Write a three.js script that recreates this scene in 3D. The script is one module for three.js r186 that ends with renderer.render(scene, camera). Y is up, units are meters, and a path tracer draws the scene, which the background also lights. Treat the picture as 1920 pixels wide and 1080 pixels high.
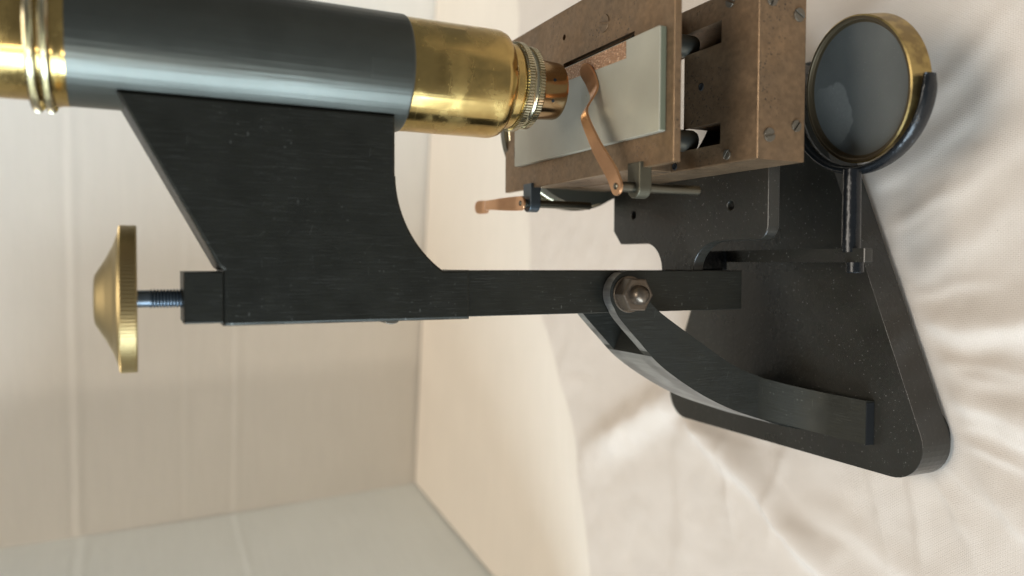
import * as THREE from 'three';
import { mergeGeometries, toCreasedNormals } from 'three/addons/utils/BufferGeometryUtils.js';
import { RectAreaLightUniformsLib } from 'three/addons/lights/RectAreaLightUniformsLib.js';

// ------------------------------------------------------------ camera, light, exposure
// Everything is modelled in millimetres with the lens at (0, 0, 0), then scaled to metres and
// lifted so that the cloth lies at y = 0.
const LIFT = 210, S = 0.001;
const W3 = (x, y, z) => new THREE.Vector3(x * S, (y + LIFT) * S, z * S);
const scene = new THREE.Scene();
scene.background = new THREE.Color(0.175, 0.178, 0.175);          // the dim room round the table
const camera = new THREE.PerspectiveCamera(40.57, 16 / 9, 0.01, 20);
camera.position.copy(W3(0, 0, 0));
// the phone was held sideways: image-up is world +x, and the view looks about 26 degrees down
camera.quaternion.setFromRotationMatrix(new THREE.Matrix4().makeBasis(
  new THREE.Vector3(0.00454, -0.90127, 0.43323), new THREE.Vector3(0.99948, -0.00978, -0.03083), new THREE.Vector3(0.03202, 0.43314, 0.90076)));
camera.focus = 0.226; camera.userData.fStop = 8.6;
scene.add(camera);
const renderer = new THREE.WebGLRenderer({ antialias: true });
renderer.toneMapping = THREE.LinearToneMapping;
renderer.toneMappingExposure = 1.12;
renderer.outputColorSpace = THREE.SRGBColorSpace;
renderer.shadowMap.enabled = true;
RectAreaLightUniformsLib.init();

function tag(o, label, category, group, kind) {
  o.userData.label = label; if (category) o.userData.category = category;
  if (group) o.userData.group = group; if (kind) o.userData.kind = kind;
  return o;
}
// a glowing panel with an area light of the same size just in front of it
function panel(name, label, category, pos, target, w, h, color, intensity, glow) {
  const g = new THREE.Group(); g.name = name; g.position.copy(W3(...pos)); g.lookAt(W3(...target)); scene.add(g);
  const m = new THREE.Mesh(new THREE.BoxGeometry(w * S, h * S, 0.01), new THREE.MeshStandardMaterial({ color: 0x111111, emissive: color, emissiveIntensity: glow, roughness: 0.6 }));
  m.name = 'diffuser'; m.position.z = -0.008; g.add(m);
  const fr = [];
  for (const [x, y, a, b] of [[0, h / 2 + 15, w + 60, 30], [0, -h / 2 - 15, w + 60, 30], [w / 2 + 15, 0, 30, h], [-w / 2 - 15, 0, 30, h]]) { const b0 = new THREE.BoxGeometry(a * S, b * S, 0.03); b0.translate(x * S, y * S, -0.012); fr.push(b0); }
  const f = new THREE.Mesh(mergeGeometries(fr), new THREE.MeshStandardMaterial({ color: 0xd8d4cc, roughness: 0.6 })); f.name = 'frame'; g.add(f);
  const l = new THREE.RectAreaLight(color, intensity, w * S, h * S);
  l.position.copy(W3(...pos)); l.lookAt(W3(...target)); scene.add(l);
  tag(g, label, category);
}
const COOL = new THREE.Color(0.70, 0.86, 1.0), WARM = new THREE.Color(1.0, 0.905, 0.785);
panel('window', 'tall daylight window standing to the left of the table', 'window', [-1150, 60, 420], [0, -100, -200], 560, 1500, COOL, 10.5, 2.2);
panel('ceiling_lamp', 'square warm ceiling lamp hanging above the table', 'ceiling lamp', [60, 1150, -95], [40, -210, -240], 620, 620, WARM, 6.9, 1.5);
// a slim standing lamp at the front left, cut off from part of the back wall by the side of the box
panel('strip_lamp', 'slim upright strip lamp standing at the front left of the table', 'strip lamp', [-760, 180, 755], [0, -110, -300], 46, 620, WARM, 19, 3);

// ------------------------------------------------------------ noise and textures
function rng(seed) { let s = seed >>> 0; return () => { s = (s + 0x6D2B79F5) >>> 0; let t = s; t = Math.imul(t ^ (t >>> 15), t | 1); t ^= t + Math.imul(t ^ (t >>> 7), t | 61); return ((t ^ (t >>> 14)) >>> 0) / 4294967296; }; }
function hash(x, y, s) { let h = Math.imul(x | 0, 374761393) + Math.imul(y | 0, 668265263) + Math.imul(s | 0, 1274126177); h = Math.imul(h ^ (h >>> 13), 1274126177); return ((h ^ (h >>> 16)) >>> 0) / 4294967296; }
const sm = (t) => t * t * (3 - 2 * t), mix = (a, b, t) => a + (b - a) * t, cl = (v, a = 0, b = 1) => Math.min(b, Math.max(a, v));
const sst = (a, b, v) => sm(cl((v - a) / (b - a)));
function vn(x, y, s, px = 1e9, py = 1e9) { const xi = Math.floor(x), yi = Math.floor(y), u = sm(x - xi), v = sm(y - yi), m = (a, p) => ((a % p) + p) % p; const h = (a, b) => hash(m(a, px), m(b, py), s); return mix(mix(h(xi, yi), h(xi + 1, yi), u), mix(h(xi, yi + 1), h(xi + 1, yi + 1), u), v); }
// tiling fractal noise on u, v in 0..1
function fb(u, v, f, s, o = 4, fy = f) { let a = 0, w = 0.5, t = 0; for (let i = 0; i < o; i++) { a += w * vn(u * f, v * fy, s + i * 17, f, fy); t += w; w *= 0.5; f *= 2; fy *= 2; } return a / t; }
const srgb = (c) => (c <= 0.0031308 ? c * 12.92 : 1.055 * Math.pow(c, 1 / 2.4) - 0.055);
function tex(n, fn, mm, color, m = n) {      // fn(u, v) -> grey or [r, g, b] (linear); mm = size of one tile
  const d = new Uint8Array(n * m * 4);
  for (let y = 0; y < m; y++) for (let x = 0; x < n; x++) {
    let c = fn(x / n, y / m); if (typeof c === 'number') c = [c, c, c];
    const i = (y * n + x) * 4; for (let k = 0; k < 3; k++) d[i + k] = Math.round(255 * cl(color ? srgb(cl(c[k])) : c[k])); d[i + 3] = 255;
  }
  const t = new THREE.DataTexture(d, n, m, THREE.RGBAFormat);
  t.magFilter = THREE.LinearFilter; t.minFilter = THREE.LinearMipmapLinearFilter; t.generateMipmaps = true; t.wrapS = t.wrapT = THREE.RepeatWrapping;
  if (color) t.colorSpace = THREE.SRGBColorSpace;
  if (mm) Array.isArray(mm) ? t.repeat.set(1 / mm[0], 1 / mm[1]) : t.repeat.set(1 / mm, 1 / mm);
  t.needsUpdate = true; return t;
}
// scatter of soft specks on a tile, returned as a lookup
function specks(n, count, seed, rmin, rmax) {
  const a = new Float32Array(n * n), r = rng(seed);
  for (let i = 0; i < count; i++) {
    const cx = r() * n, cy = r() * n, R = rmin + (rmax - rmin) * Math.pow(r(), 3), am = 0.4 + 0.6 * r(), e = 0.6 + 0.8 * r();
    for (let y = Math.floor(cy - R - 1); y <= cy + R + 1; y++) for (let x = Math.floor(cx - R - 1); x <= cx + R + 1; x++) {
      const d = Math.hypot((x - cx) * e, (y - cy) / e) / R; if (d < 1) { const k = ((y + n) % n) * n + ((x + n) % n); a[k] = Math.max(a[k], am * (1 - d * d)); }
    }
  }
  return (u, v) => a[(Math.floor(v * n) % n) * n + (Math.floor(u * n) % n)];
}
function scratches(n, count, seed, len, dir, spread) {
  const a = new Float32Array(n * n), r = rng(seed);
  for (let i = 0; i < count; i++) {
    let x = r() * n, y = r() * n; const t = dir + (r() - 0.5) * spread, L = len * (0.2 + r()), am = Math.pow(r(), 2.5);
    for (let k = 0; k < L; k++) { const q = ((Math.floor(y) % n) + n) % n * n + ((Math.floor(x) % n) + n) % n; a[q] = Math.max(a[q], am); x += Math.cos(t); y += Math.sin(t); }
  }
  return (u, v) => a[(Math.floor(v * n) % n) * n + (Math.floor(u * n) % n)];
}
const std = (o) => new THREE.MeshStandardMaterial({ side: THREE.DoubleSide, ...o });
const phy = (o) => new THREE.MeshPhysicalMaterial({ side: THREE.DoubleSide, ...o });
const M = {};
{ // blackened steel, brushed along its length (v is world up)
  const s1 = scratches(512, 900, 11, 60, Math.PI / 2, 0.16), s2 = specks(512, 220, 12, 1, 5.5), s3 = scratches(512, 60, 13, 26, 0.4, 3);
  const wear = (u, v) => cl(0.5 * s1(u, v) * fb(u, v, 5, 4) + 0.9 * s2(u, v) * sst(0.4, 0.65, fb(u, v, 4, 9)) + 0.6 * s3(u, v));
  const col = tex(512, (u, v) => { const k = 0.85 + 0.3 * fb(u, v, 6, 3), w = wear(u, v); return [mix(0.0275 * k, 0.18, w * 0.7), mix(0.0275 * k, 0.182, w * 0.7), mix(0.022 * k, 0.165, w * 0.7)]; }, 42, true);
  const rou = tex(512, (u, v) => 0.4 + 0.22 * fb(u, v, 8, 21) + 0.15 * s1(u, v), 42);
  const bum = tex(512, (u, v) => 0.5 + 0.45 * (fb(u, v, 128, 5, 2, 6) - 0.5) + 0.15 * (fb(u, v, 10, 6) - 0.5), 42);
  M.steel = std({ color: 0xffffff, map: col, roughnessMap: rou, roughness: 0.8, metalness: 0.65, bumpMap: bum, bumpScale: 0.00008 });
  M.strut = M.steel.clone(); M.strut.roughness = 1.15; M.strut.metalness = 0.45; M.strutfoot = M.strut.clone(); M.strutfoot.color.setRGB(1.06, 1.02, 0.95); M.strutfoot.roughness = 1.25;
  // satin black tube
  const bt = tex(512, (u, v) => 0.5 + 0.5 * (fb(u, v, 70, 31, 3, 2) - 0.5) , 48);
  const tc = tex(256, (u, v) => { const k = 0.85 + 0.3 * fb(u, v, 6, 33); return [0.1 * k, 0.104 * k, 0.09 * k]; }, 48, true);
  M.tube = phy({ color: 0xffffff, map: tc, roughness: 0.38, metalness: 0.85, bumpMap: bt, bumpScale: 0.00011 });
  // dusty black lacquer of the foot and the stage bracket
  const d1 = specks(1024, 1500, 41, 0.8, 3.0), d2 = scratches(1024, 12, 42, 22, 0.4, 6);
  const dc = tex(1024, (u, v) => { const k = 0.8 + 0.4 * fb(u, v, 5, 43), du = cl(1.0 * d1(u, v) * sst(0.25, 0.55, fb(u, v, 4, 47)) + 0.5 * d2(u, v)); return [mix(0.021 * k, 0.28, du), mix(0.0195 * k, 0.27, du), mix(0.0155 * k, 0.25, du)]; }, 70, true);
  const dr = tex(512, (u, v) => 0.22 + 0.2 * fb(u, v, 7, 45), 70);
  const db = tex(512, (u, v) => fb(u, v, 60, 46, 3), 70);
  M.lacquer = std({ map: dc, roughnessMap: dr, roughness: 1, metalness: 0, bumpMap: db, bumpScale: 0.00005 });
  // worn mirror fork, darker and glossier
  M.gloss = std({ color: 0x14171a, roughness: 0.27, metalness: 0.2, bumpMap: tex(256, (u, v) => fb(u, v, 7, 51, 3), 14), bumpScale: 0.00018 });
  M.rubbedsheen = std({ map: tex(256, (u, v) => { const w = sst(0.35, 0.65, fb(u, v, 5, 55)), k = 0.8 + 0.4 * fb(u, v, 4, 56, 3, 60); return [mix(0.26, 0.16, w) * k, mix(0.255, 0.155, w) * k, mix(0.235, 0.145, w) * k]; }, 40, true), roughness: 0.42, metalness: 0.7 });  // pale worn steel, lightened further for the grazing reflection on the strut
  M.wheel = std({ color: new THREE.Color(0.075, 0.07, 0.052), roughness: 0.45, metalness: 0.4 });
  M.dark = std({ color: 0x070707, roughness: 0.8 });
  M.screwsteel = std({ color: new THREE.Color(0.155, 0.135, 0.105), roughness: 0.42, metalness: 0.7 });
  M.spindle = std({ color: new THREE.Color(0.13, 0.16, 0.19), roughness: 0.34, metalness: 0.8 });
  M.pinsteel = std({ color: new THREE.Color(0.14, 0.13, 0.1), roughness: 0.32, metalness: 0.95 });
  M.lug = std({ color: new THREE.Color(0.11, 0.1, 0.07), roughness: 0.5, metalness: 0.8 });
  M.bluedsteel = std({ color: new THREE.Color(0.075, 0.09, 0.1), roughness: 0.38, metalness: 0.7 });
  M.nutsteel = std({ color: new THREE.Color(0.15, 0.12, 0.092), roughness: 0.36, metalness: 0.85, bumpMap: tex(128, (u, v) => fb(u, v, 6, 57, 3), 6), bumpScale: 0.00012 });
  M.post = std({ color: new THREE.Color(0.2, 0.2, 0.17), roughness: 0.4, metalness: 0.9 });
}
{ // brass
  const sc = scratches(512, 120, 61, 90, 0, 0.5), sp = specks(512, 60, 62, 2, 9);
  const c = tex(512, (u, v) => { const t = fb(u, v, 6, 63), k = 0.82 + 0.3 * fb(u, v, 24, 64), w = sst(0.5, 0.75, t) * 0.5; return [mix(0.53, 0.38, w) * k, mix(0.373, 0.255, w) * k, mix(0.137, 0.088, w) * k]; }, 45, true);
  const r = tex(512, (u, v) => 0.17 + 0.16 * sst(0.4, 0.7, fb(u, v, 7, 65)) + 0.2 * sc(u, v) * 0.6 + 0.15 * sp(u, v), 45);
  const b = tex(512, (u, v) => fb(u, v, 60, 66, 3, 3), 45);
  M.brass = std({ map: c, roughnessMap: r, roughness: 1, metalness: 1, bumpMap: b, bumpScale: 0.00002 });
  M.knobbrass = std({ color: new THREE.Color(0.50, 0.385, 0.19), roughness: 0.4, metalness: 1 });
  M.ringbrass = std({ color: new THREE.Color(0.52, 0.47, 0.33), roughness: 0.22, metalness: 1 });
  M.objbrass = std({ color: new THREE.Color(0.37, 0.25, 0.13), roughness: 0.17, metalness: 1 });
  M.rimdark = std({ color: new THREE.Color(0.13, 0.1, 0.06), roughness: 0.4, metalness: 0.7 });
  M.oldbrass = std({ map: tex(256, (u, v) => { const w = sst(0.42, 0.7, fb(u, v, 7, 67)); return [mix(0.44, 0.27, w), mix(0.32, 0.19, w), mix(0.125, 0.08, w)]; }, 22, true), roughness: 0.36, metalness: 0.9 });
  // copper of the spring clips
  M.copper = std({ map: tex(256, (u, v) => { const w = fb(u, v, 5, 71); return [mix(0.72, 0.58, w), mix(0.40, 0.30, w), mix(0.21, 0.15, w)]; }, 20, true), roughness: 0.32, metalness: 0.9 });
  // oxidised bronze of the stage, pitted
  const pit = specks(1024, 1900, 72, 2.2, 9);
  const area = (u, v) => sst(0.38, 0.62, fb(u, v, 3, 73));
  const bc = tex(1024, (u, v) => { const t = fb(u, v, 5, 74), k = 0.78 + 0.44 * fb(u, v, 40, 75, 3), p = pit(u, v) * area(u, v) * 0.95; const a = [mix(0.285, 0.19, t), mix(0.18, 0.13, t), mix(0.098, 0.08, t)]; return a.map((q) => mix(q * k, 0.03, p)); }, 46, true);
  const br = tex(512, (u, v) => 0.42 + 0.25 * fb(u, v, 9, 76), 46);
  const bb = tex(1024, (u, v) => 0.6 + 0.2 * fb(u, v, 80, 77, 2) - 0.5 * pit(u, v) * area(u, v), 46);
  M.bronze = std({ map: bc, roughnessMap: br, roughness: 0.85, metalness: 0.75, bumpMap: bb, bumpScale: 0.0002 });
  // frosted slide
  const sd = specks(512, 120, 81, 1, 3);
  M.slide = phy({ map: tex(512, (u, v) => { const k = 0.76 + 0.42 * fb(u, v, 4, 82, 5) - 0.2 * sd(u, v); return [0.305 * k, 0.28 * k, 0.215 * k]; }, 60, true), roughness: 0.36, metalness: 0, clearcoat: 0.15, clearcoatRoughness: 0.2, roughnessMap: tex(256, (u, v) => 0.7 + 0.5 * fb(u, v, 5, 83), 40) });
  M.slideedge = std({ color: new THREE.Color(0.16, 0.165, 0.11), roughness: 0.5 });
  const gl = specks(256, 700, 84, 2.5, 9);
  M.copperglint = std({ map: tex(256, (u, v) => { const w = gl(u, v), f = fb(u, v, 6, 85); return [mix(0.36, 0.95, w * f * 1.3), mix(0.19, 0.62, w * f * 1.3), mix(0.10, 0.40, w * f * 1.3)]; }, 14, true), roughness: 0.42, metalness: 0.5, bumpMap: tex(256, (u, v) => gl(u, v), 14), bumpScale: 0.0003 });  // coppery light seen through the slide, painted as a grainy colour
  // dusty old mirror glass with a patch of lost silver
  const md = specks(1024, 1500, 91, 0.8, 2.6), mb = specks(1024, 30, 92, 2, 5);
  const patch = (u, v) => { const x = (u - 0.5) * 2, y = (v - 0.5) * 2, e = 0.16 * (fb(u, v, 7, 93) - 0.5) + 0.3 * (fb(u, v, 3, 95) - 0.5); const inside = sst(0.02, -0.02, Math.hypot(x + 0.03, (y - 0.66) * 1.05) - 0.5 + e); return inside * sst(0.95, 0.35, y) * (0.6 + 0.4 * fb(u, v, 60, 94)); };
  M.mirror = std({ map: tex(1024, (u, v) => { const du = cl(md(u, v) * 0.5 + mb(u, v) * 0.8), p = patch(u, v) * 0.45; const a = [0.104, 0.108, 0.1]; const q = [0.32, 0.32, 0.29]; return a.map((c, i) => mix(mix(c * (0.8 + 0.4 * fb(u, v, 3, 96)), q[i], p), 0.42, du * 0.9)); }, 0, true), roughness: 0.58, metalness: 0.2 });
}
{ // cardboard
  const fl = specks(1024, 500, 101, 1, 2.4);
  const c = tex(1024, (u, v) => { const k = 0.95 + 0.1 * fb(u, v, 4, 102) + 0.05 * (fb(u, v, 10, 103, 2, 120) - 0.5); const s = fl(u, v) * 0.12; return [0.70 * k * (1 - s), 0.655 * k * (1 - s), 0.585 * k * (1 - s)]; }, 240, true);
  M.card = std({ map: c, roughness: 0.72, bumpMap: tex(512, (u, v) => 0.7 * fb(u, v, 30, 104, 4) + 0.3 * fb(u, v, 4, 105, 2, 64), 120), bumpScale: 0.00018 });
  M.coollitcard = M.card.clone(); M.coollitcard.color.setRGB(1.04, 1.14, 1.22);  // same board; the cooler light on the side panel is put into its tint
  M.floorcard = M.card.clone(); M.floorcard.color.setRGB(1.06, 1.02, 0.98);
  // woven white cotton
  const n = 1024, cs = specks(1024, 26, 111, 1.2, 3.4), cf = scratches(1024, 14, 112, 26, 1.3, 1.6);
  const yarn = (u, v) => { const U = u * 128, V = v * 96; const j = 0.25 * vn(u * 64, v * 512, 113, 64, 512); const a = Math.abs(((U + j) % 1) - 0.5) * 2, b = Math.abs((V % 1) - 0.5) * 2; const over = (Math.floor(U) + Math.floor(V)) % 2; return over ? 1 - a * a : 0.86 - b * b * 0.86; };
  M.cloth = phy({ map: tex(n, (u, v) => { const k = 0.94 + 0.1 * fb(u, v, 5, 114) + 0.05 * (yarn(u, v) - 0.5); const s = cl(cs(u, v) * 0.55 + cf(u, v) * 0.18); return [mix(0.65 * k, 0.2, s), mix(0.575 * k, 0.17, s), mix(0.50 * k, 0.14, s)]; }, 64, true), roughness: 0.62, sheen: 0.35, sheenRoughness: 0.5, sheenColor: new THREE.Color(1, 1, 1), bumpMap: tex(n, (u, v) => yarn(u, v), 64), bumpScale: 0.00007 });
}

// ------------------------------------------------------------ geometry helpers (millimetres)
function boxUV(g) {                            // uv in millimetres by the dominant direction of each face; v runs along world y on upright faces
  g = g.index ? g.toNonIndexed() : g; const p = g.attributes.position, n = g.attributes.normal, uv = new Float32Array(p.count * 2);
  for (let i = 0; i < p.count; i += 3) {
    let ax = 0, ay = 0, az = 0; for (let k = 0; k < 3; k++) { ax += Math.abs(n.getX(i + k)); ay += Math.abs(n.getY(i + k)); az += Math.abs(n.getZ(i + k)); }
    for (let k = 0; k < 3; k++) { const x = p.getX(i + k), y = p.getY(i + k), z = p.getZ(i + k); const [a, b] = ay >= ax && ay >= az ? [x, z] : ax >= az ? [z, y] : [x, y]; uv[2 * (i + k)] = a; uv[2 * (i + k) + 1] = b; }
  }
  g.setAttribute('uv', new THREE.BufferAttribute(uv, 2)); return g;
}
function scaleUV(g, a, b) { const u = g.attributes.uv; for (let i = 0; i < u.count; i++) u.setXY(i, u.getX(i) * a, u.getY(i) * b); return g; }
// corner list [x, y, radius] -> points with true arcs
function rounded(list, seg = 10) {
  const out = [], n = list.length;
  for (let i = 0; i < n; i++) {
    const [x, y, r] = list[i]; if (!r) { out.push([x, y]); continue; }
    const P = list[(i + n - 1) % n], Q = list[(i + 1) % n]; let ax = P[0] - x, ay = P[1] - y, bx = Q[0] - x, by = Q[1] - y; const la = Math.hypot(ax, ay), lb = Math.hypot(bx, by); ax /= la; ay /= la; bx /= lb; by /= lb;
    const half = Math.acos(cl(ax * bx + ay * by, -1, 1)) / 2, t = r / Math.tan(half), h = r / Math.sin(half); let mx = ax + bx, my = ay + by; const lm = Math.hypot(mx, my); mx /= lm; my /= lm;
    const cx = x + mx * h, cy = y + my * h; let a0 = Math.atan2(y + ay * t - cy, x + ax * t - cx), a1 = Math.atan2(y + by * t - cy, x + bx * t - cx); let d = a1 - a0; while (d > Math.PI) d -= 2 * Math.PI; while (d < -Math.PI) d += 2 * Math.PI;
    for (let k = 0; k <= seg; k++) out.push([cx + r * Math.cos(a0 + d * k / seg), cy + r * Math.sin(a0 + d * k / seg)]);
  }
  return out;
}
const shp = (pts) => new THREE.Shape(pts.map(([x, y]) => new THREE.Vector2(x, y)));
const circ = (cx, cy, r, n = 24) => { const p = []; for (let i = 0; i < n; i++) p.push(new THREE.Vector2(cx + r * Math.cos(-i / n * 2 * Math.PI), cy + r * Math.sin(-i / n * 2 * Math.PI))); return new THREE.Path(p); };
const path = (pts) => new THREE.Path(pts.map(([x, y]) => new THREE.Vector2(x, y)));
function extr(shape, depth, b) { return new THREE.ExtrudeGeometry(shape, { depth: depth - 2 * b, bevelEnabled: b > 0, bevelThickness: b, bevelSize: b, bevelOffset: -b, bevelSegments: 2, curveSegments: 8 }).translate(0, 0, b); }
const side = (pts, z0, z1, b = 0.35, holes = []) => { const s = shp(pts); s.holes.push(...holes); return boxUV(extr(s, z1 - z0, b).translate(0, 0, z0)); };             // outline in x, y
const plate = (pts, y0, y1, b = 0.35, holes = []) => { const s = shp(pts.map(([x, z]) => [x, -z])); s.holes.push(...holes); return boxUV(extr(s, y1 - y0, b).rotateX(-Math.PI / 2).translate(0, y0, 0)); };   // outline in x, z
const hole = (x, z, r, n) => circ(x, -z, r, n), holePts = (pts) => path(pts.map(([x, z]) => [x, -z]));
const box = (x0, x1, y0, y1, z0, z1, b = 0.35) => side([[x0, y0], [x1, y0], [x1, y1], [x0, y1]], z0, z1, b);
function lathe(raw, cx, cz, seg = 96) {       // [radius, y] list; long stretches get support points so that their shading stays straight
  const prof = [raw[0]]; for (let i = 1; i < raw.length; i++) { const [a, b] = raw[i - 1], [c, d] = raw[i], L = Math.hypot(c - a, d - b); if (L > 1.6) for (const f of [0.25 / L, 1 - 0.25 / L]) prof.push([mix(a, c, f), mix(b, d, f)]); prof.push(raw[i]); }
  const g = new THREE.LatheGeometry(prof.map(([r, y]) => new THREE.Vector2(Math.max(r, 0.0001), y)), seg);
  let len = 0; for (let i = 1; i < prof.length; i++) len += Math.hypot(prof[i][0] - prof[i - 1][0], prof[i][1] - prof[i - 1][1]);
  const R = Math.max(...prof.map((p) => p[0])), at = [0]; for (let i = 1; i < prof.length; i++) at.push(at[i - 1] + Math.hypot(prof[i][0] - prof[i - 1][0], prof[i][1] - prof[i - 1][1]));
  const uv = g.attributes.uv; for (let i = 0; i < uv.count; i++) uv.setXY(i, uv.getX(i) * 2 * Math.PI * R, at[Math.round(uv.getY(i) * (prof.length - 1))]);
  return toCreasedNormals(g, 0.6).translate(cx, 0, cz);
}
// a ring or disc with n straight ridges round its edge, along y
function knurl(r, dr, n, y0, y1, cx, cz, b = 0.3, inner = 0) {
  const p = []; for (let i = 0; i < n; i++) for (const [o, q] of [[0.08, 0], [0.3, dr], [0.7, dr], [0.92, 0]]) { const a = (i + o) / n * 2 * Math.PI; p.push([(r - dr + q) * Math.cos(a), (r - dr + q) * Math.sin(a)]); }
  const s = shp(p); if (inner) s.holes.push(circ(0, 0, inner, 48));
  return boxUV(new THREE.ExtrudeGeometry(s, { depth: y1 - y0 - 2 * b, bevelEnabled: true, bevelThickness: b, bevelSize: b, bevelOffset: -b, bevelSegments: 1 }).translate(0, 0, b).rotateX(-Math.PI / 2).translate(cx, y0, cz));
}
const cylZ = (r, z0, z1, x, y, n = 32) => boxUV(new THREE.CylinderGeometry(r, r, z1 - z0, n).rotateX(Math.PI / 2).translate(x, y, (z0 + z1) / 2));
function merge(list) { return mergeGeometries(list.map((g) => { g = g.index ? g.toNonIndexed() : g; const o = new THREE.BufferGeometry(); for (const k of ['position', 'normal', 'uv']) o.setAttribute(k, g.attributes[k]); return o; })); }

const used = {};
function numbered(n) { used[n] = (used[n] ?? -1) + 1; return used[n] ? n + '_' + String(used[n]).padStart(3, '0') : n; }
function thing(name, base) { const g = new THREE.Group(); g.name = numbered(name); g.position.copy(W3(...base)); g.userData.base = base; scene.add(g); return g; }
function baseOf(o) { while (!o.userData.base) o = o.parent; return o.userData.base; }
function part(name, geo, mat, parent, label) {
  const b = baseOf(parent); geo.translate(-b[0], -b[1], -b[2]).scale(S, S, S);
  const m = new THREE.Mesh(geo, mat); m.name = name; m.castShadow = m.receiveShadow = true; parent.add(m);
  if (label) m.userData.label = label;
  return m;
}
function sub(name, parent, label) { const g = new THREE.Group(); g.name = name; parent.add(g); if (label) g.userData.label = label; return g; }
function strip(base) { delete base.userData.base; }

// ------------------------------------------------------------ the cardboard box behind
{
  const C = [-188, -210, -627], a = 7.2 * Math.PI / 180;
  const u = [Math.cos(a), Math.sin(a)], n = [-Math.sin(a), Math.cos(a)];      // along the back wall, and towards the camera (x, z)
  const g = thing('cardboard_box', [C[0], C[1], C[2]]);
  tag(g, 'open cream cardboard box standing behind the microscope', 'cardboard box');
  const wide = 445, deep = 318, tall = 372, th = 4;
  // pressed creases across the board: outline of depth against height, pushed along the wall
  const prof = (creases) => { const f = []; for (let y = 0; y <= tall; y += 1.5) { let d = 0; for (const [c, w, k] of creases) d += k * Math.exp(-(((y - c) / w) ** 2)) - 0.45 * k * Math.exp(-(((y - c - 1.7 * w) / w) ** 2)); d += 0.5 * Math.sin(y * 0.021 + 1); f.push([d, y]); } return f; };
  function wall(name, org, dir, nor, L, creases, mat = M.card, tall = 372, lean = 0) {
    const f = prof(creases).filter((p) => p[1] <= tall), N = 40, pos = [], uv = [], idx = [];
    for (let i = 0; i <= N; i++) for (const [d, y] of f) { const s = L * i / N, q = d * (0.8 + 0.4 * vn(s * 0.03, y * 0.05, 7)) + 1.6 * (vn(s * 0.008, y * 0.009, 8) - 0.5) - lean * y; pos.push(org[0] + dir[0] * s + nor[0] * q, C[1] - 3.6 + y * 1.01, org[1] + dir[1] * s + nor[1] * q); uv.push(s, y); }
    const m = f.length; for (let i = 0; i < N; i++) for (let j = 0; j < m - 1; j++) idx.push(i * m + j, (i + 1) * m + j, i * m + j + 1, (i + 1) * m + j, (i + 1) * m + j + 1, i * m + j + 1);
    const top = new THREE.BufferGeometry(); top.setAttribute('position', new THREE.Float32BufferAttribute(pos, 3)); top.setAttribute('uv', new THREE.Float32BufferAttribute(uv, 2)); top.setIndex(idx); top.computeVertexNormals();
    // the outer face and the rim, so that the board has thickness
    const bk = new THREE.BoxGeometry(L, tall, th - 2.5); const mt = new THREE.Matrix4().makeBasis(new THREE.Vector3(dir[0], 0, dir[1]), new THREE.Vector3(0, 1, 0), new THREE.Vector3(nor[0], 0, nor[1]));
    bk.translate(L / 2, tall / 2, -(th - 2.5) / 2 - 2.5 - lean * tall).applyMatrix4(mt).translate(org[0], C[1] - 3.6, org[1]);
    return part(name, merge([top, boxUV(bk)]), mat, g);
  }
  const cr = [[250, 2.6, 0.42], [180, 2, 0.14], [145, 2.4, 0.3]];
  wall('back_panel', [C[0] - 16 * u[0], C[2] - 16 * u[1]], u, n, wide + 16, cr);
  wall('side_panel', [C[0], C[2]], n, u, deep, [[246, 2.6, 0.35], [146, 2.4, 0.3]], M.coollitcard, 372, 0.033).userData.label = 'side panel of the box with its cooler light painted into the colour';
  const R0 = [C[0] + u[0] * wide, C[2] + u[1] * wide];
  wall('side_panel', R0, n, [-u[0], -u[1]], deep, [], M.card, 138);  // unseen right panel, kept low so the brass reflects less brightness
  const P = (s, t) => [C[0] + u[0] * s + n[0] * t, C[2] + u[1] * s + n[1] * t];
  part('bottom_panel', plate([P(2.4, 2.6), P(wide, 2.6), P(wide, deep), P(2.4, deep)], -213.5, -209.8, 0.3), M.floorcard, g);
  part('bottom_flap', plate([P(-3, -3), P(wide, -3), P(wide, deep), P(-3, deep)], -217.5, -213.7, 0), M.card, g);
}

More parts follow.
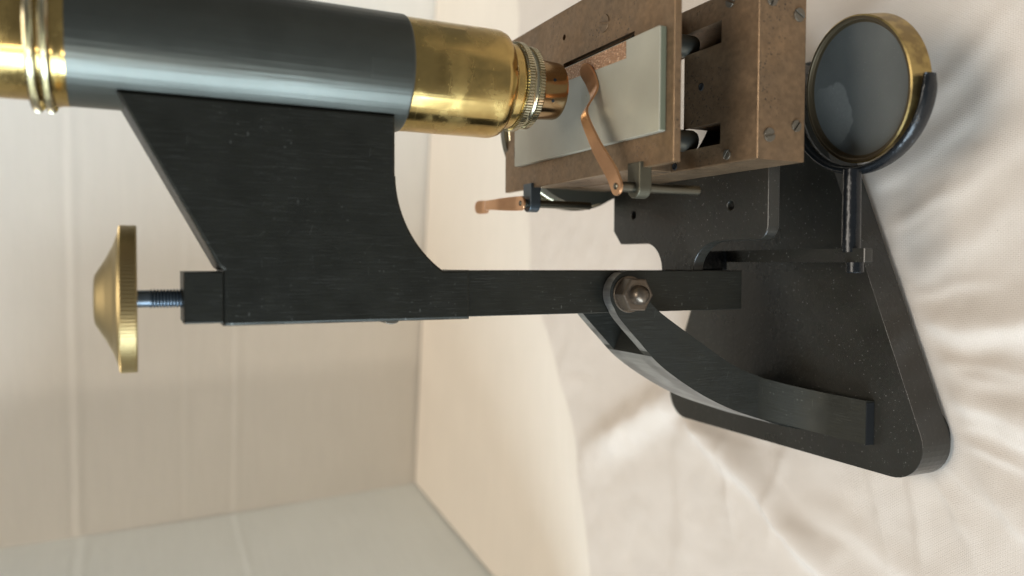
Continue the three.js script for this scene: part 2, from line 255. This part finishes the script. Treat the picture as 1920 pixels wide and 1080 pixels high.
// ------------------------------------------------------------ the cloth
{
  const g = thing('tablecloth', [0, -209, -200]);
  tag(g, 'creased white cotton cloth spread under the microscope and into the box', 'cloth');
  // ridges: polyline, height, half width, sharpness of one side
  const ridges = [
    [[[-58, -263], [-66, -255], [-80, -226], [-92, -204], [-104, -185], [-112, -165]], 5.6, 5.2, 9],
    [[[-57, -270], [-74, -303], [-98, -343]], 5.0, 7, 9],
    [[[-64, -262], [-88, -268], [-112, -262], [-140, -268]], 0.8, 6, 9],
    [[[-38, -151], [-40, -137], [-42, -124], [-46, -100]], 3.0, 4.5, 7],
    [[[-17, -158], [-20, -142], [-15, -124], [-10, -100]], 2.8, 4.0, 7],
    [[[-50, -147], [-60, -133], [-74, -114], [-90, -95]], 2.0, 4.5, 7],
    [[[4, -169], [15, -151], [33, -128], [50, -108]], 0.6, 4, 7],
    [[[-4, -160], [6, -144], [16, -126], [24, -105]], 0.7, 4, 6],
    [[[22, -176], [34, -152], [52, -130]], 0.6, 2.6, 4.5], [[[38, -172], [52, -146], [66, -130]], 0.7, 3, 4], [[[-28, -153], [-32, -138], [-30, -120]], 1.2, 3, 4],
    [[[72, -192], [84, -168], [96, -140]], 0.9, 6, 8],
    ...[[-50, -147, -56, -118, 0.9], [-46, -146, -50, -112, 0.7], [-54, -149, -72, -122, 0.8], [-57, -153, -86, -134, 0.9], [-60, -158, -96, -150, 0.7], [-30, -150, -29, -122, 0.7], [-62, -175, -94, -163, 0.6], [-10, -158, -4, -132, 0.6], [10, -166, 22, -140, 0.5], [-63, -205, -100, -215, 0.6], [-64, -240, -104, -236, 0.6]].map(([a, b, c, d, h]) => [[[a, b], [(a + c) / 2 + 1.5, (b + d) / 2], [c, d]], h, 1.6, 2.6]),
    [[[-70, -215], [-84, -190], [-92, -166], [-96, -140]], 1.2, 4, 6],
  ];
  const segd = (x, z, p, q) => { const dx = q[0] - p[0], dz = q[1] - p[1], L = dx * dx + dz * dz, t = cl(((x - p[0]) * dx + (z - p[1]) * dz) / L); return [Math.hypot(x - p[0] - t * dx, z - p[1] - t * dz), t, Math.sign(dx * (z - p[1]) - dz * (x - p[0]))]; };
  const edgeZ = (x) => { const e = [[-420, -322], [-160, -337], [-104, -356], [-77, -365], [-44, -384], [-2, -411], [61, -415], [160, -431], [330, -440]]; for (let i = 1; i < e.length; i++) if (x <= e[i][0]) return mix(e[i - 1][1], e[i][1], (x - e[i - 1][0]) / (e[i][0] - e[i - 1][0])); return -440; };
  const inBase = (x, z) => { const h = 45 - 0.41 * (x + 20); const d = Math.max(Math.abs(z + 200) - h, -61 - x, x - 72); return d; };
  function H(x, z) {
    let y = 0; const X = x, Z = z; x += 3 * (vn(X * 0.045, Z * 0.045, 31) - 0.5) + 1.6 * (vn(X * 0.16, Z * 0.16, 32) - 0.5); z += 3 * (vn(X * 0.045, Z * 0.045, 33) - 0.5) + 1.6 * (vn(X * 0.16, Z * 0.16, 34) - 0.5);
    for (const [pl, h, w1, w2] of ridges) {
      let best = 1e9, bs = 1, bt = 0; for (let i = 0; i < pl.length - 1; i++) { const [d, t, s] = segd(x, z, pl[i], pl[i + 1]); if (d < best) { best = d; bs = s; bt = (i + t) / (pl.length - 1); } }
      if (best < 30) y += h * Math.exp(-((best / (bs > 0 ? w1 : w2)) ** 2)) * sst(-0.02, 0.12, bt) * (1 - 0.6 * sst(0.6, 1, bt)) * (0.85 + 0.3 * vn(x * 0.05, z * 0.05, 3));
    }
    const q = x * 0.78 + z * 0.62, r = -x * 0.62 + z * 0.78;
    y += 0.6 * (vn(q * 0.012 + 5, r * 0.03, 21) - 0.4) + 0.26 * (vn(q * 0.03, r * 0.11, 22) - 0.4) + 0.3 * (vn(x * 0.14, z * 0.1, 23) - 0.5) + 0.1 * (vn(q * 0.07, r * 0.34, 24) - 0.5) + 0.08 * (vn(X * 0.3 + 9, Z * 0.12, 25) - 0.5);
    y = Math.max(y, -0.6 + 0.15 * y);
    const d = inBase(X, Z); if (d < 9) y = mix(Math.min(y, 0.4), y, sst(-1, 9, d));
    return y - 208.9;
  }
  const nx = 420, nz = 300, pos = [], uv = [], idx = [], X0 = -420, X1 = 330, ZN = 40;
  for (let j = 0; j <= nz; j++) for (let i = 0; i <= nx; i++) {
    // finer towards the middle of the picture
    const a = i / nx * 2 - 1, x = mix(X0, X1, 0.5 + 0.5 * (0.55 * a + 0.45 * a * a * a)) + 20, zf = edgeZ(x) + 2.2 * Math.sin(x * 0.05) + 1.2 * Math.sin(x * 0.13 + 1), b = j / nz, z = mix(zf, ZN, b);
    pos.push(x, H(x, z), z); uv.push(x, z);
  }
  for (let j = 0; j < nz; j++) for (let i = 0; i < nx; i++) { const k = j * (nx + 1) + i; idx.push(k, k + nx + 1, k + 1, k + 1, k + nx + 1, k + nx + 2); }
  const cg = new THREE.BufferGeometry(); cg.setAttribute('position', new THREE.Float32BufferAttribute(pos, 3)); cg.setAttribute('uv', new THREE.Float32BufferAttribute(uv, 2)); cg.setIndex(idx); cg.computeVertexNormals();
  part('cloth_sheet', cg, M.cloth, g);
}

// ------------------------------------------------------------ the microscope
const mic = thing('microscope', [0, -209, -200]);
tag(mic, 'antique brass and black microscope with bronze stage and swing mirror', 'microscope');
const AX = 49.7, AZ = -200;                      // the optical axis
{ // foot
  const h = (x) => 44.9 - 0.41 * (x + 20);
  const tri = rounded([[-61, AZ - h(-61), 10], [89, AZ - h(89), 13], [89.2, AZ + h(89), 0], [-61, AZ + h(-61), 10]].filter((p) => p[2]), 12);
  const foot = part('foot', plate(tri, -206.6, -195, 0.12), M.lacquer, mic);
  for (const [x, z, r] of [[-50.6, AZ - 45, 10.4], [-50.6, AZ + 45, 10.4], [57, AZ, 12]]) part('foot_pad', plate(rounded([[x - r, z - r, r * 0.9], [x + r, z - r, r * 0.9], [x + r, z + r, r * 0.9], [x - r, z + r, r * 0.9]]), -209, -206.6, 0.4), M.lacquer, foot);
}
{ // pivot strut: two cheeks and a web, curving down to the foot
  const outer = [[-12.8, -122.4], [-15.9, -124.4], [-22.7, -131.1], [-30.2, -139], [-38.4, -151.8], [-44.4, -164.2], [-48.6, -176.2], [-51.8, -186], [-53.8, -195]];
  const inner = [[-10.3, -133.7], [-14.5, -138.6], [-23.9, -153.6], [-31.7, -167], [-37, -181.6], [-40.4, -195]];
  const sp = (p, n) => new THREE.SplineCurve(p.map(([x, y]) => new THREE.Vector2(x, y))).getPoints(n).map((v) => [v.x, v.y]);
  const O = sp(outer, 40), I = sp(inner, 40), ring = []; for (let k = 1; k < 20; k++) { const t = (-105 + 235 * k / 20) * Math.PI / 180; ring.push([-8.6 + 6.5 * Math.cos(t), -127.4 + 6.5 * Math.sin(t)]); }
  const full = [...I.slice().reverse(), ...ring, ...O];
  const web = [...I.filter((p) => p[1] < -143).reverse(), [-17.6, -139.5], ...O.filter((p) => p[1] < -134.5)];
  const foot = [[-187, -195], [-159.2, -195], [-159.2, -191.4]]; for (let k = 0; k <= 40; k++) { const t = k / 40 * Math.PI / 2; foot.push([-172 - 15 * Math.sin(t), -176.4 - 15 * Math.cos(t)]); }
  const fg = toCreasedNormals(boxUV(extr(shp(foot.map(([z, y]) => [-z, y])), 12.9, 0).rotateY(Math.PI / 2).translate(-53.1, 0, 0)), 0.5);
  { const p = fg.attributes.position; for (let i = 0; i < p.count; i++) { const y = p.getY(i); p.setX(i, p.getX(i) + 4.6 * cl((y + 193) / 16.6)); } }
  const s = part('pivot_strut', merge([side(full, -191, -187, 0), side(full, -211, -207, 0), side(web, -207, -191, 0), box(-52.5, -40.5, -195, -191.4, -237, -211, 0.2)]), M.strut, mic);
  part('strut_foot', fg, M.strutfoot, s);
  part('foot_end_shade', box(-52.9, -40.4, -194.9, -191.6, -159.6, -159.1, 0.1), M.dark, s);  // thin black cap that paints the shade on the near end face
  // outer faces of cheeks and web: wear, plus their grazing reflection painted in grey
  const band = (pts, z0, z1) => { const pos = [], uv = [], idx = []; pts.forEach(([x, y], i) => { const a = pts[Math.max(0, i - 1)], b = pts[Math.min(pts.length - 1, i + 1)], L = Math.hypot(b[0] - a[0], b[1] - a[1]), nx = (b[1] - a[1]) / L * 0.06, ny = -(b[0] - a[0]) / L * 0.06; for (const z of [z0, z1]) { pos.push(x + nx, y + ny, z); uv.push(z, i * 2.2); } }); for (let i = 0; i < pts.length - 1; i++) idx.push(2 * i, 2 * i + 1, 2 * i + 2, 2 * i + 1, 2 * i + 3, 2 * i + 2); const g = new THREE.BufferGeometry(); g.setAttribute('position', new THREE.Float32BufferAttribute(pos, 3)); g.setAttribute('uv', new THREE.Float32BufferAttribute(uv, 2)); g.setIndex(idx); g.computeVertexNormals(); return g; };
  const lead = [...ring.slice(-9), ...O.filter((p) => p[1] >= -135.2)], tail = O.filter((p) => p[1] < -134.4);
  part('rubbed_sheen_face', merge([band(lead, -190.9, -187.1), band(lead, -210.9, -207.1), band(tail, -210.9, -187.1)]), M.rubbedsheen, s);
  const nut = sub('pivot_nut', s); nut.userData.label = 'worn brown steel hexagon nut';
  const hexa = []; for (let k = 0; k < 6; k++) hexa.push([-8.8 + 5.2 * Math.cos(k * Math.PI / 3 + 0.5), -127 + 5.2 * Math.sin(k * Math.PI / 3 + 0.5)]);
  const hg = side(hexa, -186.4, -182, 0.5);
  const ws = side([...Array(40).keys()].map((k) => [-8.8 + 5.3 * Math.cos(k * Math.PI / 20), -127 + 5.3 * Math.sin(k * Math.PI / 20)]), -187, -186.3, 0.2);
  part('hexagon_nut', merge([hg, ws]), M.nutsteel, nut);
  const bolt = new THREE.LatheGeometry([[0.001, 2.3], [1.1, 2.15], [1.9, 1.7], [2.45, 1.0], [2.75, 0], [2.75, -4]].map(([r, y]) => new THREE.Vector2(r, y)), 32).rotateX(Math.PI / 2).translate(-8.8, -127, -181);
  part('bolt_end', boxUV(bolt.toNonIndexed()), M.nutsteel, nut);
}
{ // pillar, limb and fine focus
  part('pillar', box(-14.3, -2.05, -173, -79, -208.6, -191.3, 0.25), M.steel, mic);
  const arc = []; const A = [-2, -71.8], B = [21.9, -59.1]; // concave sweep under the limb
  const cx = 23.5, cy = -88.6, r0 = Math.hypot(A[0] - cx, A[1] - cy), a0 = Math.atan2(A[1] - cy, A[0] - cx), a1 = Math.atan2(B[1] - cy, B[0] - cx);
  for (let k = 0; k <= 16; k++) { const t = k / 16, r = mix(r0, Math.hypot(B[0] - cx, B[1] - cy), t), a = mix(a0, a1, t); arc.push([cx + r * Math.cos(a), cy + r * Math.sin(a)]); }
  const limb = [[37, 3.8], [-1.4, -17.1], [-2, -17.9], [-14.9, -17.9], [-14.9, -79.3], [-1.9, -79.3], ...arc, [21.9, -58.9], [37, -58.9]];
  const l = part('limb', side(limb, -209.4, -190.6, 0.7), M.steel, mic);
  part('screw', side([...Array(20).keys()].map((k) => [-15.0 + 0.8 * Math.cos(k * Math.PI / 10), -58.5 + 1.9 * Math.sin(k * Math.PI / 10)]), -198, -192.5, 0.2), M.screwsteel, l);
  part('focus_block', box(-14.2, -2.3, -17.9, -9.4, -207.5, -191, 0.3), M.steel, mic);
  const th = [[1.9, -9.5]]; for (let y = -9.4; y < -2.8; y += 0.7) th.push([2.25, y + 0.2], [2.25, y + 0.38], [1.75, y + 0.6]); th.push([2.0, -2.6], [2.0, 0.4]);
  part('focus_spindle', lathe(th, -8.7, AZ, 32), M.spindle, mic);
  const k = sub('focus_knob', mic);
  part('knob_rim', knurl(16.95, 0.65, 124, 0.1, 3.8, -8.7, AZ, 0.25), M.knobbrass, k);
  part('knob_cone', lathe([[15.6, 3.75], [15.3, 4.05], [12.4, 5.0], [9.2, 6.6], [6.4, 8.3], [5.6, 8.75], [4.8, 8.9], [0, 8.95]], -8.7, AZ, 96), M.knobbrass, k);
}
{ // body tube
  const T = sub('body_tube', mic);
  part('eyepiece_tube', lathe([[14.5, 13.5], [14.5, 62]], AX, AZ, 128), M.brass, T);
  part('tube_collar', lathe([[14.4, 16.2], [15.5, 16], [15.6, 15.2], [15.3, 14.6], [15.3, 13.2], [14.5, 13.1]], AX, AZ, 128), M.brass, T);
  for (const [y0, y1] of [[18.5, 20.3], [15.9, 17.7]]) part('knurled_ring', knurl(17.0, 0.16, 240, y0, y1, AX, AZ, 0.45), M.ringbrass, T);
  part('black_sleeve', lathe([[14.3, 13.4], [15.0, 13.4], [15.15, 13.2], [15.15, -62.2], [15.0, -62.5], [14.6, -62.5]], AX, AZ, 160), M.tube, T);
  // a small let-in key near the lower edge of the sleeve
  const key = new THREE.LatheGeometry([[15.14, -51.2], [15.21, -51.8], [15.21, -52.0], [15.21, -61.4], [15.21, -61.6], [15.1, -61.7]].map(([r, y]) => new THREE.Vector2(r, y)), 12, -0.36, 0.34); part('sleeve_key', toCreasedNormals(scaleUV(key, 5.2, 10), 0.6).translate(AX, 0, AZ), M.tube, T);
  part('lower_tube', lathe([[14.75, -62], [14.75, -88.6], [14.65, -89.6], [14.2, -90.8], [13.4, -91.5], [12.6, -91.7], [12.3, -91.7]], AX, AZ, 160), M.brass, T);
  const O = sub('objective', mic);
  part('objective_mount', lathe([[12.4, -91.5], [11.9, -91.9], [11.7, -92.4], [11.7, -94.6], [11.3, -95.2], [11, -95.4]], AX, AZ, 128), M.brass, O);
  part('knurled_ring', knurl(12.35, 0.42, 96, -97.4, -95.2, AX, AZ, 0.35), M.ringbrass, O);
  part('ring_groove', lathe([[11.2, -97.2], [10.9, -97.6], [10.8, -98.6], [11, -99]], AX, AZ, 96), M.ringbrass, O);
  part('knurled_ring', knurl(11.5, 0.42, 90, -101, -98.9, AX, AZ, 0.35), M.ringbrass, O);
  part('objective_barrel', lathe([[11, -100.8], [9.6, -101.4], [8.7, -101.8], [8.45, -102.4], [8.1, -109.2], [7.9, -109.8], [6.4, -110.1], [4.2, -109.4]], AX, AZ, 96), M.objbrass, O);
  part('front_lens', lathe([[4.3, -109.5], [2.5, -109.9], [0, -110.1]], AX, AZ, 32), phy({ color: 0x15181c, roughness: 0.06, clearcoat: 1 }), O);
  for (const a of [0.25, -0.45]) part('barrel_mark', cylZ(0.45, 8.1, 8.42, 0, 0, 12).rotateY(a - 0.1).translate(AX, -105.2, AZ), M.dark, O);
}
// a slotted screw head, built facing +y at the origin
function screwGeo(r) {
  const t = r * 0.3, prof = (sx) => { const p = []; for (let k = 0; k <= 14; k++) { const a = -Math.acos(t * 0.5 / r) + 2 * Math.acos(t * 0.5 / r) * k / 14; p.push([sx * r * Math.cos(a), r * Math.sin(a)]); } return p; };
  return merge([-1, 1].map((sx) => boxUV(extr(shp(prof(sx).map(([x, y]) => [Math.abs(x) < t * 0.5 ? sx * t * 0.5 : x, y])), 0.5, 0.12).rotateX(-Math.PI / 2))).concat(boxUV(new THREE.CylinderGeometry(r * 0.98, r * 0.98, 0.12, 24).translate(0, 0.06, 0))));
}
{ // stage
  const stage = part('stage_plate', plate([[25, -252.5], [77.5, -252.5], [77.5, -155.5], [25, -155.5]], -120.6, -118.5, 0.25, [
    holePts([[41, -211], [61.4, -211], [61.4, -172.5], [41, -172.5]]), hole(69.1, -210.3, 1.15, 16), hole(69.1, -190, 0.01, 4), holePts([[36.4, -245.3], [40.2, -245.3], [40.2, -243.6], [36.4, -243.6]])]), M.bronze, mic);
  const sc = screwGeo(2.5).rotateY(-0.2).translate(67.2, -118.72, -187.6); part('screw', sc, M.bronze, stage);
  for (const x0 of [26.4, 66]) part('stage_rail', box(x0, x0 + 4.8, -139.4, -120.5, -244, -184, 0.3), M.bronze, mic);
  part('stage_rail', box(26.2, 30.6, -140.5, -121, -249.5, -245.4, 0.3), M.bluedsteel, mic);
  const open = [[31.4, -236], [64.6, -236], [64.6, -162.6], [57.9, -162.6], [57.9, -178], [38.1, -178], [38.1, -162.6], [31.4, -162.6]];
  const blk = part('stage_block', plate([[26.2, -249.5], [71, -249.5], [71, -149], [26.2, -149]], -155, -139.3, 0.4, [holePts(open)]), M.bronze, mic);
  for (const [x, z, r] of [[28.6, -160.2, 1.35], [68.1, -159.7, 1.6]]) part('screw', screwGeo(r).rotateY(0.5 + x).translate(x, -139.42, z), M.screwsteel, blk);
  for (const [x, z] of [[27.9, -182.3], [48.3, -171]]) { const rim = new THREE.TorusGeometry(0.85, 0.25, 8, 20).rotateX(Math.PI / 2).translate(x, -139.32, z); part('pin_hole', merge([boxUV(rim), boxUV(new THREE.CylinderGeometry(0.8, 0.8, 0.1, 16).translate(x, -139.3, z))]), M.dark, blk); }
  for (const [x, y, r, t] of [[32.4, -142.9, 1.75, 0.25], [35.3, -151.9, 1.5, 0.9], [63.4, -152.3, 1.75, -0.5], [65.9, -143.2, 1.6, 1.2]]) part('screw', screwGeo(r).rotateY(t).rotateX(Math.PI / 2).translate(x, y, -149.1), M.screwsteel, blk);
  for (const x of [34.7, 61.2]) part('stage_post', lathe([[3.1, -120.5], [3.1, -141.8], [2.8, -142.6], [2, -143.2], [0, -143.4]], x, -178.5, 40), M.post, mic);
  // bracket that carries the stage from the pillar
  const fil = (x0, z0, x1, z1, sgn) => { const p = []; for (let k = 0; k <= 10; k++) { const t = k / 10 * Math.PI / 2; p.push([mix(x0, x1, Math.sin(t)), mix(z0, z1, 1 - Math.cos(t))]); } return p; };
  const left = fil(-2.2, -193.2, 6.8, -181.2), right = fil(-2.2, -209.2, 6.8, -218.5).reverse();
  const out = [...left, ...rounded([[6.8, -181.3], [6.8, -161.4, 4.2], [73, -161.4], [73, -238], [11.5, -238], [6.8, -233.4]]).slice(1), ...right];
  part('stage_bracket', plate(out, -159, -155, 0.3, [hole(49, -202, 17, 48), hole(16.8, -225.5, 1.35, 18), hole(17, -176.5, 1.35, 18)]), M.lacquer, mic);
  // wheel under the far side of the stage
  const wh = part('stage_wheel', boxUV(new THREE.CylinderGeometry(27.5, 27.5, 6, 96).rotateX(Math.PI / 2).translate(48.5, -146, -246)), M.wheel, mic);
  part('wheel_rim', new THREE.TorusGeometry(27.2, 1.0, 12, 96).translate(48.5, -146, -249.2), M.ringbrass, wh);
  part('wheel_flange', boxUV(new THREE.CylinderGeometry(29, 29, 3, 96).rotateX(Math.PI / 2).translate(48.5, -146, -252)), M.pinsteel, wh);
  // clips in their lugs at the left edge
  for (const [px, pz, turn, top, mat, lab] of [[20.0, -171, Math.atan2(-22.5, 37), -112.3, M.lug, 'copper spring clip pressing on the slide'], [19.9, -233, -Math.PI / 2 + 0.03, -115.4, M.bluedsteel, 'copper spring clip swung away from the stage']]) {
    const cp = sub('stage_clip', mic, lab);
    const p = []; for (let k = 0; k <= 16; k++) { const t = Math.PI / 2 + Math.PI * k / 16; p.push([px + 2.9 * Math.cos(t), pz + 2.9 * Math.sin(t)]); } p.push([26.5, pz - 2.9], [26.5, pz + 2.9]);
    part('clip_lug', plate(p, -121.2, -117.4, 0.3), mat, cp);
    part('clip_pin', lathe([[0, top - 26.5], [1.2, top - 26.5], [1.35, top - 26.2], [1.35, top - 0.2], [0, top - 0.2]], px, pz, 24), M.pinsteel, cp);
    // strap: along s, height and half width
    const st = [], N = 60, L = 42.5; const dp = turn > -1.2 ? 6.5 : 5.4, ht = (s) => 2.0 * sst(2, 14, s) + 0.8 * sst(10, 22, s) - dp * sst(22.5, 34, s) + 1.1 * sst(36.5, 43, s), hw = (s) => { const end = s < 0 ? Math.sqrt(Math.max(0, 1 - (s / 2.4) ** 2)) : s > L - 2.4 ? Math.sqrt(Math.max(0, 1 - ((s - L + 2.4) / 2.4) ** 2)) : 1; return end * (2.4 - 0.75 * sst(3, 24, s) + 0.85 * sst(28, 37, s)); };
    const pos = [], uv = [], idx = [], tk = 0.55;
    for (let k = 0; k <= N; k++) { const f = k / N, s = -2.4 + (L + 2.4) * (0.5 - 0.5 * Math.cos(Math.PI * f)); const w = Math.max(hw(s), 0.02), y = ht(s); for (const [a, b] of [[-w, 0.1], [-w + 0.12, tk / 2 + 0.12], [w - 0.12, tk / 2 + 0.12], [w, 0.1], [w, -tk / 2], [-w, -tk / 2]]) { pos.push(s, y + b, a); uv.push(s, a); } }
    for (let k = 0; k < N; k++) for (let j = 0; j < 6; j++) { const A = k * 6 + j, B = k * 6 + (j + 1) % 6; idx.push(A, B, A + 6, B, B + 6, A + 6); }
    let sg = new THREE.BufferGeometry(); sg.setAttribute('position', new THREE.Float32BufferAttribute(pos, 3)); sg.setAttribute('uv', new THREE.Float32BufferAttribute(uv, 2)); sg.setIndex(idx); sg = toCreasedNormals(sg, 0.7);
    sg.rotateY(-turn).translate(px, top, pz); part('clip_strap', sg, M.copper, cp);
    part('clip_rivet', lathe([[0.9, top], [0.9, top + 0.55], [0.6, top + 0.75], [0, top + 0.8]], px, pz, 16), M.pinsteel, cp);
  }
}
{ // swing mirror
  const A = sub('mirror_arm', mic);
  part('arm_bar', box(0.6, 4.4, -177.4, -174.4, -206, -146.2, 0.4), M.lacquer, A);
  part('arm_hinge', box(-2, 4.2, -174.6, -159, -210, -200, 0.4), M.gloss, A);
  part('arm_screw', lathe([[0, 0], [2.3, 0], [2.3, 2.6], [2.0, 2.9], [0, 2.9]], 0, 0, 32).rotateZ(Math.PI / 2).translate(0.6, -176, -150.8), M.gloss, A);
  const cx = 47.5, cy = -177.5, cz = -152.6, Rf = 21.9;
  const F = sub('mirror_fork', mic);
  part('fork_stem', merge([lathe([[2.5, 0], [2.5, 5], [2.35, 22.5]], 0, 0, 32).rotateZ(-Math.PI / 2).translate(3.4, -176, -152.2)]), M.gloss, F);
  // half hoop, flattened in section, from the near pivot round the left to the far pivot
  const pos = [], uv = [], idx = [], N = 72, K = 14;
  for (let i = 0; i <= N; i++) { const t = Math.PI / 2 + Math.PI * i / N, e = Math.min(i, N - i) / N, fl = mix(0.8, 1, sst(0, 0.06, e)); for (let k = 0; k < K; k++) { const q = k / K * 2 * Math.PI, r = Rf + 1.25 * fl * Math.cos(q), y = 2.6 * fl * Math.sin(q); pos.push(cx + r * Math.cos(t) * 0.98, cy + y + 0.08 * r * Math.cos(t), cz + r * Math.sin(t)); uv.push(t * 22, q * 2); } }
  for (let i = 0; i < N; i++) for (let k = 0; k < K; k++) { const a = i * K + k, b = i * K + (k + 1) % K; idx.push(a, b, a + K, b, b + K, a + K); }
  for (const i of [0, N]) for (let k = 1; k < K - 1; k++) idx.push(i * K, i * K + k, i * K + k + 1);
  const fg = new THREE.BufferGeometry(); fg.setAttribute('position', new THREE.Float32BufferAttribute(pos, 3)); fg.setAttribute('uv', new THREE.Float32BufferAttribute(uv, 2)); fg.setIndex(idx); fg.computeVertexNormals();
  part('fork_hoop', fg, M.gloss, F);
  const D = sub('mirror', mic);
  const tilt = (g) => g.rotateZ(0.14).rotateX(-0.14).translate(cx, cy + 0.6, cz);
  const rim = lathe([[19.35, 0.3], [19.75, 0.0], [19.75, -6.2], [19.2, -6.8], [0, -6.8]], 0, 0, 128);
  part('mirror_rim_face', tilt(lathe([[18.4, -0.9], [18.5, 0.1], [18.7, 0.3], [19.35, 0.3]], 0, 0, 128)), M.rimdark, D);
  part('mirror_rim', tilt(rim), M.oldbrass, D);
  part('mirror_bezel', tilt(lathe([[18.5, -0.85], [18.0, -0.98], [17.5, -1.15]], 0, 0, 96)), M.rimdark, D);
  const gl = new THREE.CircleGeometry(18.4, 96).rotateX(-Math.PI / 2).rotateY(0.35).translate(0, -1.1, 0);
  part('mirror_glass', tilt(gl), M.mirror, D);
}
// ------------------------------------------------------------ the slide on the stage
{
  const g = thing('glass_slide', [45.8, -118.45, -200]);
  tag(g, 'frosted glass slide with coppery light painted along one edge, lying on the microscope stage', 'glass slide');
  part('slide_glass', plate(rounded([[32.8, -240.8, 0.8], [58.8, -240.8, 0.8], [58.8, -158.8, 0.5], [32.8, -158.8, 0.5]]), -118.45, -116.5, 0.18), M.slide, g);
  part('slide_edge', box(33.1, 58.5, -118.3, -116.72, -158.95, -158.66, 0.05), M.slideedge, g);
  part('copper_glint', plate([[54.6, -206], [58.5, -206], [58.5, -173.6], [54.0, -173.6]], -116.51, -116.42, 0), M.copperglint, g, 'grainy strip painting the coppery light seen through the slide edge');  // stands in for light seen through the glass, laid on top as colour
}
scene.traverse((o) => { delete o.userData.base; if (o.isMesh) o.castShadow = o.receiveShadow = true; });
renderer.render(scene, camera);
